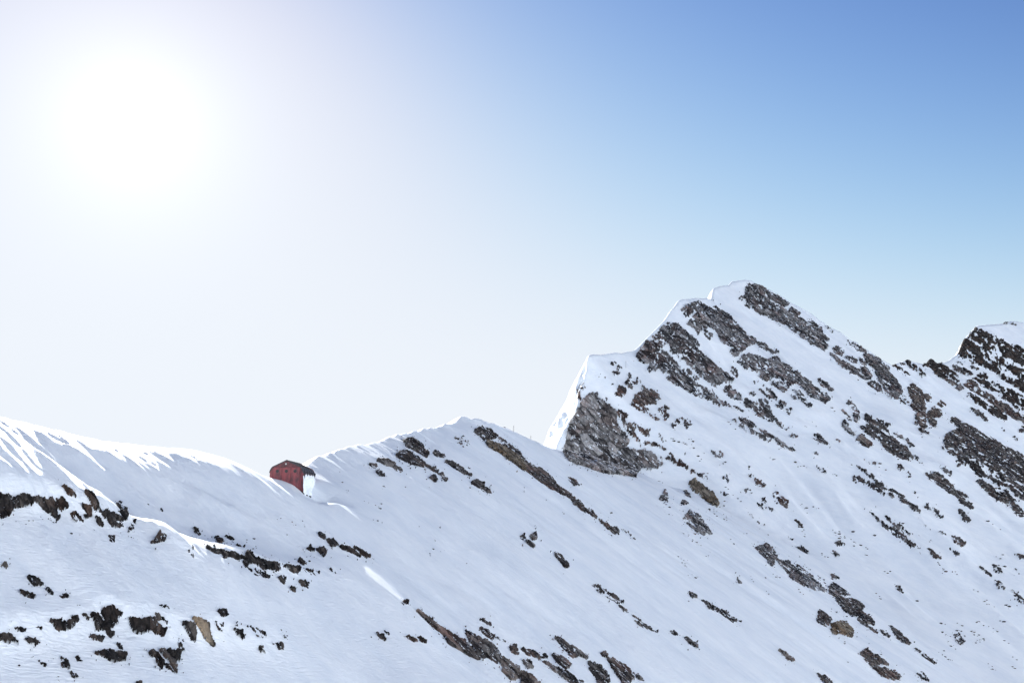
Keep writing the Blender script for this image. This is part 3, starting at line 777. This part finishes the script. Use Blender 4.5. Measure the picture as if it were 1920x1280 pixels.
def lookup(x, y, z):
    px, py = project(x, y, z)
    ix = np.clip(np.round(px).astype(int) + PADX, 0, WW - 1); iy = np.clip(np.round(py).astype(int) + PADY, 0, HH - 1)
    fx = np.clip(px + PADX, 0, WW - 2); fy = np.clip(py + PADY, 0, HH - 2); jx = fx.astype(int); jy = fy.astype(int); ax = fx - jx; ay = fy - jy
    s = (SDF[jy, jx] * (1 - ax) + SDF[jy, jx + 1] * ax) * (1 - ay) + (SDF[jy + 1, jx] * (1 - ax) + SDF[jy + 1, jx + 1] * ax) * ay
    return s, OWN[iy, ix]
# 1: coarse look at the snow mesh for the cells that carry rock and are the first surface met
n, k = len(GD), len(GA)
gz = GV[:, 2].reshape(n, k); el = gz / GD[:, None]
vis = el >= np.maximum.accumulate(el, 0) - 0.004
s0, o0 = lookup(GV[:, 0], GV[:, 1], GV[:, 2])
c0 = ((s0 > -16).reshape(n, k)) & vis
for _ in range(2):
    c0[1:] |= c0[:-1]; c0[:-1] |= c0[1:]; c0[:, 1:] |= c0[:, :-1]; c0[:, :-1] |= c0[:, 1:]
# 2: fine points in those cells
FA = np.linspace(GA[0], GA[-1], 1750); FD = np.geomspace(GD[0], GD[-1], 2150)
ca = np.clip(np.round(np.interp(FA, GA, np.arange(k))).astype(int), 0, k - 1)
cd = np.clip(np.round(np.interp(FD, GD, np.arange(n))).astype(int), 0, n - 1)
fm = c0[np.ix_(cd, ca)]
fi, fj = np.nonzero(fm)
x = FD[fi] * np.sin(FA[fj]); y = FD[fi] * np.cos(FA[fj]); z = terrain(x, y)
s1, own = lookup(x, y, z)
ok = (own >= 0) & (s1 > -16)
fi, fj, x, y, z, s1, own = (q[ok] for q in (fi, fj, x, y, z, s1, own))
cover = np.array([p[2] for p in POLYS])[own]; pid = own
dist = np.hypot(x, y)
cd_ = np.zeros(len(POLYS)); cnt = np.bincount(own, minlength=len(POLYS)); cd_ = np.bincount(own, dist, len(POLYS)) / np.maximum(cnt, 1)
dd = cd_[own]; pxm = dd / FPX                                   # metres per photo pixel at each outcrop
far = sstep(90, 200, dd)
u, v = RC.uv(x, y); ua, va = RAB.uv(x, y); u = np.where(far > 0.5, u, ua); v = np.where(far > 0.5, v, va)
so_ = own * 13.7
lam = pxm * (5.6 + 1.2 * (1 - far))
zz = z / 0.8
n1 = fbm(u / lam + so_, v / (lam * 2.2), 3, 71); n2 = fbm(u / (lam * 0.36) + so_, v / (lam * 1.0), 3, 83)
w1, w2, wc = worley(u / (lam * 0.9) + so_, v / (lam * 1.8), 97)
w3, w4, wd = worley(u / (lam * 0.38) + so_ * 1.7, v / (lam * 0.7), 103)
mean = np.interp(cover, [0.3, 0.5, 0.7, 0.85, 0.92, 1.0], [-0.36, -0.18, 0.06, 0.22, 0.40, 0.85])
n0 = fbm(u / (lam * 2.6) + so_ * 0.7, v / (lam * 6.5), 2, 131)
crack = np.minimum(w2 - w1, 0.25) * 2.0; crack2 = np.minimum(w4 - w3, 0.2) * 1.5
s1 = s1 + np.where(far > 0.5, 0.4, 1.6)
val = np.clip(s1 / np.where(far > 0.5, 3.0, 2.2), -3, 0.12) + mean + np.where(far > 0.5, 0.8, 0.45) * n1 + np.where(far > 0.5, 0.66, 0.2) * n2 + 0.45 * n0 + 0.55 * (wc - 0.5) + np.where(far > 0.5, 0.5, 0.28) * (wd - 0.5) - np.where(cover < 0.95, 0.07 * far, 0)
val -= 0.30 * (0.5 - crack) + 0.25 * (0.3 - crack2) - 0.09
val -= np.clip(-s1 - 2.0, 0, 8) * 0.6
# crumbs of rock that show through the snow round an outcrop
n3 = fbm(u / (lam * 0.42) + so_ * 0.3, v / (lam * 0.8), 2, 151) + 0.5 * (wd - 0.5) + 0.35 * n0
val = np.maximum(val, np.where(s1 < 0, n3 - 0.69 + 0.016 * s1 + 0.35 * np.minimum(mean, 0.2), -1))
amp = pxm * np.where(far > 0.5, 3.2, 4.8) * np.where(cover > 0.98, 2.0, 1.0)
h = amp * (np.clip(val, -0.6, 0.35) * 1.1 + np.where(val > 0, np.minimum(val, 0.5), 0) * (0.7 * wc + 0.5 * wd + 0.5 * crack + 0.4 * crack2))
# raise the rock along the slope's normal
nab = np.where(far > 0.5, 0.84, 0.58)
fx_ = np.where(far > 0.5, RC.f[0], RAB.f[0]); fy_ = np.where(far > 0.5, RC.f[1], RAB.f[1])
nl = np.sqrt(1 + nab ** 2)
X = np.stack([x + h * nab * fx_ / nl, y + h * nab * fy_ / nl, z + h / nl], -1)
idx = np.full(fm.shape, -1, np.int64); idx[fi, fj] = np.arange(len(x))
q = np.stack([idx[:-1, :-1], idx[:-1, 1:], idx[1:, 1:], idx[1:, :-1]], -1).reshape(-1, 4)
q = q[(q >= 0).all(1)]
q = q[(val[q] > -0.02).any(1)]
q = q[(val[q] > -0.55).all(1)]
# 3: islands of touching faces are single rocks; each belongs to the outcrop that owns most of it
par = np.arange(len(x))
lab = np.arange(len(x)); act = np.unique(q)
while True:
    m4 = lab[q].min(1); new = lab.copy()
    np.minimum.at(new, q.ravel(), np.repeat(m4, 4)); new = new[new]
    if (new == lab).all(): break
    lab = new
fl = lab[q[:, 0]]
roots, inv = np.unique(fl, return_inverse=True)
fo = np.array([p[0] for p in POLYS])[own[q[:, 0]]]
order = np.argsort(inv, kind='stable'); bounds = np.searchsorted(inv[order], np.arange(len(roots) + 1))
tones = [p[1] for p in POLYS]
def islands(faces):
    Q = q[faces]; vid, iv = np.unique(Q, return_inverse=True); Q = iv.reshape(Q.shape); lb = np.arange(len(vid))
    while True:
        nw = lb.copy(); np.minimum.at(nw, Q.ravel(), np.repeat(lb[Q].min(1), 4)); nw = nw[nw]
        if (nw == lb).all(): break
        lb = nw
    g = lb[Q[:, 0]]; return [faces[g == i] for i in np.unique(g)]
bag = {}
for r in range(len(roots)):
    f = order[bounds[r]:bounds[r + 1]]
    own_ = np.unique(fo[f]) if len(f) > 400 else [np.bincount(fo[f]).argmax()]
    for o_ in own_:
        for ff in (islands(f[fo[f] == o_]) if len(own_) > 1 else [f]):
            P2 = X[q[ff].ravel()]; px, py = project(P2[:, 0], P2[:, 1], P2[:, 2])
            bag.setdefault(int(o_), []).append((max(np.ptp(px), np.ptp(py)), ff))
def rock_mesh(name, faces):
    Q = q[faces]; vid, iv = np.unique(Q, return_inverse=True); Q = iv.reshape(Q.shape)
    tn = [tones[i] for i in own[q[faces][:, 0]]]
    ks = sorted(set(tn)); me = mesh_np(name, X[vid], Q, None, smooth=False)
    for t_ in ks: me.materials.append(ROCK[t_])
    if len(ks) > 1: me.polygons.foreach_set('material_index', np.array([ks.index(t_) for t_ in tn], np.int32))
    return me
for oi, (label, pl) in enumerate(OUTCROPS):
    if oi not in bag: print('EMPTY', label); continue
    items = sorted(bag[oi], key=lambda t: -t[0])
    c = X[q[items[0][1]].ravel()].mean(0)
    root = bpy.data.objects.new('rock_outcrop', None); C.objects.link(root); root.location = c; root.empty_display_size = 0.5
    root['label'] = label; root['category'] = 'rock outcrop'; root['group'] = 'rock outcrops in the snow'
    inv_c = Matrix.Translation(-Vector(c))
    big = [it for it in items if it[0] >= 9][:60] or items[:1]
    rest = items[len(big):]
    for sz, ff in big:
        o = link('rock', rock_mesh('rock', ff), root); o.matrix_parent_inverse = inv_c
    if rest:
        o = link('rubble', rock_mesh('rubble', np.concatenate([r[1] for r in rest])), root); o.matrix_parent_inverse = inv_c; o['kind'] = 'stuff'
print('ROCK FACES', len(q), 'islands', len(roots), 'objects', len(bpy.data.objects))

# ------------------------------------------------------------------ the red bivouac hut
def paint(name, col, dark, rough=0.6, scale=3.0, streak=0.25, lo=0.42, hi=0.62, metal=0.0):
    m, t, p = new_mat(name); L = t.links.new
    tc = N(t, 'ShaderNodeTexCoord'); mp = N(t, 'ShaderNodeMapping'); mp.inputs['Scale'].default_value = (1, 1, streak); L(tc.outputs['Object'], mp.inputs[0])
    n = N(t, 'ShaderNodeTexNoise'); n.inputs['Scale'].default_value = scale; n.inputs['Detail'].default_value = 7; n.inputs['Roughness'].default_value = 0.65
    L(mp.outputs[0], n.inputs['Vector'])
    r = N(t, 'ShaderNodeValToRGB'); r.color_ramp.elements[0].position = lo; r.color_ramp.elements[1].position = hi
    r.color_ramp.elements[0].color = (*dark, 1); r.color_ramp.elements[1].color = (*col, 1)
    L(n.outputs[0], r.inputs[0]); L(r.outputs[0], p.inputs['Base Color']); p.inputs['Roughness'].default_value = rough; p.inputs['Metallic'].default_value = metal
    b = N(t, 'ShaderNodeBump'); b.inputs['Strength'].default_value = 0.25; b.inputs['Distance'].default_value = 0.02; L(n.outputs[0], b.inputs['Height']); L(b.outputs[0], p.inputs['Normal'])
    return m
RED = paint('faded_red_panel', (0.25, 0.050, 0.056), (0.085, 0.030, 0.036), 0.55, 2.2, 0.45, 0.38, 0.56)
GABLE = paint('weathered_red_gable', (0.16, 0.040, 0.045), (0.060, 0.024, 0.028), 0.65, 4.0, 0.6)
TRIM = paint('dark_red_trim', (0.20, 0.030, 0.040), (0.055, 0.015, 0.020), 0.6, 3.0)
ROOF = paint('dark_roof_sheet', (0.050, 0.046, 0.056), (0.016, 0.014, 0.020), 0.5, 2.5, 1.0)
BLACK = paint('black_void', (0.008, 0.008, 0.010), (0.004, 0.004, 0.005), 0.3)
BADGE = paint('white_badge', (0.75, 0.74, 0.70), (0.45, 0.43, 0.40), 0.6, 9.0)
STONE = ROCK['k']
def part(name, bm, mat, parent, smooth=False):
    me = bpy.data.meshes.new(name); bmesh.ops.recalc_face_normals(bm, faces=bm.faces); bm.to_mesh(me); bm.free(); me.materials.append(mat)
    if smooth: me.polygons.foreach_set('use_smooth', [True] * len(me.polygons))
    return link(name, me, parent)
def prism(pts, y0, y1, bm=None):                # outline in x,z pulled from y0 to y1
    bm = bm or bmesh.new()
    a = [bm.verts.new((p[0], y0, p[1])) for p in pts]; b = [bm.verts.new((p[0], y1, p[1])) for p in pts]
    bm.faces.new(a); bm.faces.new(b[::-1])
    for i in range(len(pts)): bm.faces.new((a[i - 1], a[i], b[i], b[i - 1]))
    return bm
def box(x0, x1, y0, y1, z0, z1, bm=None): return prism([(x0, z0), (x1, z0), (x1, z1), (x0, z1)], y0, y1, bm)
def disc(x, z, r, y0, y1, n=20, bm=None, ri=0):
    bm = bm or bmesh.new(); cs = [(math.cos(2 * math.pi * i / n), math.sin(2 * math.pi * i / n)) for i in range(n)]
    if not ri: return prism([(x + r * c, z + r * s) for c, s in cs], y0, y1, bm)
    rings = [[bm.verts.new((x + rr * c, yy, z + rr * s)) for c, s in cs] for rr, yy in ((ri, y1), (ri, y0), (r, y0), (r, y1))]
    for k in range(4):
        A, B = rings[k], rings[(k + 1) % 4]
        for i in range(n): bm.faces.new((A[i - 1], A[i], B[i], B[i - 1]))
    return bm
hut = bpy.data.objects.new('bivouac_hut', None); C.objects.link(hut)
hut['label'] = 'small red metal mountain hut with three portholes, half buried in the snow ridge'; hut['category'] = 'hut'
HL = 4.4                                         # length
E, SH = 1.36, 1.68                               # half widths at the eaves and at the shoulders; z = 0 at the eaves
side = [(E, 0.0), (1.50, -0.14), (1.60, -0.32), (1.66, -0.55), (SH, -0.80), (SH, -3.2)]
body_outline = [(-p[0], p[1]) for p in side[::-1]] + side
part('wall', prism(body_outline, 0.06, HL, None), TRIM, hut)
pw = 2 * E / 3
for i in range(3):
    x0 = -E + i * pw
    pb = box(x0 + 0.018, x0 + pw - 0.018, 0.0, 0.055, -3.2, -0.03)
    bmesh.ops.bevel(pb, geom=pb.edges[:], offset=0.012, segments=1, affect='EDGES')
    panel = part('wall_panel', pb, RED, hut)
    cx, cz = x0 + pw * (0.50, 0.50, 0.47)[i], -0.38
    w = part('porthole', disc(cx, cz, 0.165, -0.035, 0.01, ri=0.132), ROOF, panel)
    part('porthole_glass', disc(cx, cz, 0.131, -0.012, 0.005), BLACK, panel)
for sgn in (-1, 1):                              # shoulder pieces either side of the three panels
    ol = [(sgn * (E + 0.015), -0.02)] + [(sgn * (p[0] - 0.004), p[1] - 0.004) for p in side[1:]] + [(sgn * (E + 0.015), -3.2)]
    part('corner_panel', prism(ol, 0.015, 0.054), RED if sgn < 0 else TRIM, hut)
gb = prism([(-E - 0.02, 0.03), (E + 0.02, 0.03), (0.07, 0.645), (-0.07, 0.645)], -0.02, 0.10)
gable = part('gable_panel', gb, GABLE, hut)
part('gable_batten', box(-E - 0.03, E + 0.03, -0.045, -0.021, -0.022, 0.045), TRIM, gable)
part('badge', disc(-0.06, 0.33, 0.085, -0.055, -0.022), BADGE, gable); part('badge_ring', disc(-0.06, 0.33, 0.115, -0.045, -0.0215, ri=0.087), ROOF, gable)
part('vent', disc(0.05, 0.29, 0.035, -0.06, -0.023), BLACK, gable)
part('gable_end', prism([(-E, 0.0), (E, 0.0), (0, 0.62)], HL - 0.12, HL - 0.02), GABLE, hut)
roof = None
for sgn in (-1, 1):
    a, b = (0.0, 0.70), (sgn * (E + 0.05), 0.03)
    ol = [a, b] + [(sgn * (p[0] + 0.035), p[1] + 0.02) for p in side[1:4]]
    inn = [(p[0] - sgn * 0.03, p[1] - 0.045) for p in ol]
    rs = part('roof_slope', prism(ol + inn[::-1], -0.06, HL + 0.06), ROOF, hut)
    for j in range(6):
        yy = 0.02 + j * (HL - 0.04) / 5
        up = [(p[0] + sgn * 0.035, p[1] + 0.045) for p in ol]; up[0] = (0, ol[0][1] + 0.055)
        part('roof_seam', prism(up + [(p[0] + sgn * 0.001, p[1] + 0.001) for p in ol[::-1]], yy - 0.03, yy + 0.03), ROOF if j < 5 else TRIM, rs)
rg = prism([(-0.13, 0.655), (0, 0.735), (0.13, 0.655), (0.11, 0.63), (0, 0.70), (-0.11, 0.63)], -0.08, HL + 0.08)
part('ridge_cap', rg, ROOF, hut)
# snow plastered on the long wall, torn along its upper edge
gy, gzn = 70, 60; bm = bmesh.new(); grid = {}
ys = np.linspace(0.10, HL - 0.02, gy); zs = np.linspace(-3.1, -0.30, gzn)
YY, ZZ = np.meshgrid(ys, zs)
th = 0.10 + 0.10 * fbm(YY * 1.2, ZZ * 1.2, 4, 5) + 0.05 * fbm(YY * 5, ZZ * 4, 3, 15) + 0.22 * sstep(-1.6, -3.0, ZZ)
edge = -0.62 + 0.16 * fbm(YY * 1.3, YY * 0, 3, 41) + 0.22 * fbm(YY * 4.5, YY * 0 + 3, 2, 43) - 0.25 * sstep(0.6, 0.1, YY)
th = th * sstep(0.0, 0.35, edge - ZZ) * sstep(0.02, 0.25, YY) + np.where(edge - ZZ < 0, -0.12, 0)
bow = np.interp(ZZ, [-3.2, -0.8, -0.55, -0.32, -0.14], [SH, SH, 1.66, 1.60, 1.50])
for i in range(gzn):
    for j in range(gy): grid[i, j] = bm.verts.new((bow[i, j] + 0.02 + th[i, j], YY[i, j], ZZ[i, j]))
for i in range(gzn - 1):
    for j in range(gy - 1):
        if (edge - ZZ)[i, j] > -0.12: bm.faces.new((grid[i, j], grid[i, j + 1], grid[i + 1, j + 1], grid[i + 1, j]))
ps = part('plastered_snow', bm, SNOW, hut, True); ps['label'] = 'thick white snow plastered on the long side wall'
for k, (yy, w, l) in enumerate([(0.35, 0.10, 0.9), (1.5, 0.12, 0.45), (2.4, 0.10, 0.30), (3.3, 0.10, 0.35), (4.2, 0.13, 0.75)]):
    b2 = bmesh.new(); x0 = 1.64
    vv = [b2.verts.new(p) for p in ((x0 + 0.04, yy - w, -0.35), (x0 + 0.04, yy + w, -0.35), (x0 + 0.10, yy, -0.45 - l), (x0 + 0.20, yy - w * .8, -0.35), (x0 + 0.20, yy + w * .8, -0.35))]
    for f in ((0, 1, 4, 3), (0, 2, 1), (3, 4, 2), (0, 3, 2), (1, 2, 4)): b2.faces.new([vv[i] for i in f])
    part('rime_tongue', b2, ROOF, hut)
# foundation stones showing at the corner
fr = random.Random(4)
for (xx, yy, zz, r) in ((1.45, -0.12, -2.45, 0.17), (1.72, -0.05, -2.62, 0.15), (1.95, 0.55, -2.75, 0.12), (2.0, 1.5, -2.85, 0.13)):
    b2 = bmesh.new(); bmesh.ops.create_icosphere(b2, subdivisions=2, radius=r)
    for v_ in b2.verts: v_.co = Vector((v_.co.x * 1.5, v_.co.y, v_.co.z * 0.8)) * (0.8 + 0.4 * fr.random()) + Vector((xx, yy, zz))
    part('foundation_stone', b2, STONE, hut)
HY = 99.3
corner = at(562.6, 875.5, HY)                    # front right eave
rz = math.radians(-3.7)
hut.rotation_euler = (0, 0, rz)
hut.location = Vector(corner) - Matrix.Rotation(rz, 3, 'Z') @ Vector((E, 0, 0))

# ------------------------------------------------------------------ ridge marker poles
POLE = paint('dark_pole', (0.05, 0.05, 0.055), (0.025, 0.025, 0.03))
for (px, py, hgt, label) in ((963, 808, 1.3, 'thin marker pole on the right shoulder of the middle hump'), (1173.5, 689, 1.9, 'thin marker pole on the snow spur under the curled cornice'), (995, 828, 1.2, 'thin marker pole on the saddle left of the main peak')):
    g = cast(px, py)
    bm = bmesh.new()
    bmesh.ops.create_cone(bm, cap_ends=True, segments=8, radius1=0.045, radius2=0.03, depth=hgt + 1.0, matrix=Matrix.Translation((0, 0, hgt / 2 - 0.5)))
    bmesh.ops.create_cone(bm, cap_ends=True, segments=8, radius1=0.055, radius2=0.055, depth=0.12, matrix=Matrix.Translation((0, 0, hgt - 0.25)))
    o = part('marker_pole', bm, POLE, None); o.location = g; o.rotation_euler = (0.04, 0.03, 0)
    o['label'] = label; o['category'] = 'pole'; o['group'] = 'marker poles on the ridge'

# ------------------------------------------------------------------ loose stones lying on the snow
LOOSE = [(637, 883), (642, 904), (653, 921), (719, 909), (760, 912), (691, 943), (710, 951), (713, 955), (715, 945), (700, 973), (708, 976), (716, 980), (786, 987), (825, 989),
 (812, 1031), (826, 1036), (881, 921), (717, 854), (745, 838), (526, 977), (538, 1005), (567, 982), (571, 993), (554, 991), (1025, 830), (1006, 811), (946, 801), (983, 914), (1024, 937), (1055, 961), (1057, 964), (1118, 886),
 (1146, 955), (806, 1041), (875, 1054), (816, 1014), (1400, 1000), (1412, 1020), (1350, 880), (1360, 870), (1440, 1004), (1498, 990), (1600, 1000), (1622, 1035), (1560, 1088), (1720, 1125), (1764, 1168), (1772, 1168), (1584, 1205), (1590, 1244),
 (1640, 1010), (1693, 980), (1745, 1010), (1853, 985), (1875, 992), (1862, 990), (1880, 1035), (1884, 1055), (1450, 866), (1461, 848), (1512, 795), (1530, 794), (1490, 835), (1560, 770), (1565, 776), (1597, 870), (1650, 870), (1660, 880),
 (30, 976), (54, 974), (62, 975), (80, 973), (134, 998), (150, 1000), (250, 1010), (226, 1000), (428, 1062), (419, 1049), (462, 1012), (476, 1006), (430, 1004), (480, 1018), (580, 1050), (150, 1130), (235, 1165), (36, 1245), (110, 1274), (60, 1230), (268, 1231), (420, 1198), (1500, 1105), (1435, 1082)]
pr = random.Random(11); proto = []
for k in range(60):                              # little clusters strung down the strata of the right-hand face
    cx = pr.uniform(1230, 1900); cy = pr.uniform(max(790, 640 + 0.75 * (cx - 1230)), min(1250, 900 + 0.85 * (cx - 1230) + 120))
    for j in range(pr.choice((2, 3, 3, 5))): LOOSE.append((cx + j * pr.uniform(3, 9), cy + j * pr.uniform(2, 7)))
for k in range(5):
    bm = bmesh.new(); bmesh.ops.create_icosphere(bm, subdivisions=1, radius=1)
    for v_ in bm.verts: v_.co = Vector((v_.co.x * 1.5, v_.co.y, v_.co.z * 0.75)) * (0.65 + 0.6 * pr.random())
    proto.append([tuple(v_.co) for v_ in bm.verts]); tri = [[v_.index for v_ in f.verts] for f in bm.faces]; bm.free()
VV, FF = [], []
for (px, py) in LOOSE:
    for rep in range(pr.choice((1, 1, 2, 3))):
        g = cast(px + (pr.gauss(0, 4) if rep else 0), py + (pr.gauss(0, 3) if rep else 0))
        zt = float(terrain(np.array([g[0]]), np.array([g[1]]))[0])
        r = (1.1 if rep == 0 else 0.7) * pr.choice((0.8, 1.0, 1.2, 1.5, 2.1)) * math.hypot(g[0], g[1]) / FPX; a = pr.uniform(-0.9, 0.1)
        b0 = len(VV)
        for c in pr.choice(proto):
            VV.append((g[0] + r * (c[0] * math.cos(a) - c[1] * math.sin(a)), g[1] + r * (c[0] * math.sin(a) + c[1] * math.cos(a)), zt + r * (c[2] + 0.15)))
        FF += [[b0 + i for i in f] for f in tri]
o = link('loose_stones', mesh_np('loose_stones', np.array(VV), np.array(FF), ROCK['d'], False))
o['kind'] = 'stuff'; o['label'] = 'small dark stones scattered over the snow slopes'; o['category'] = 'stones'
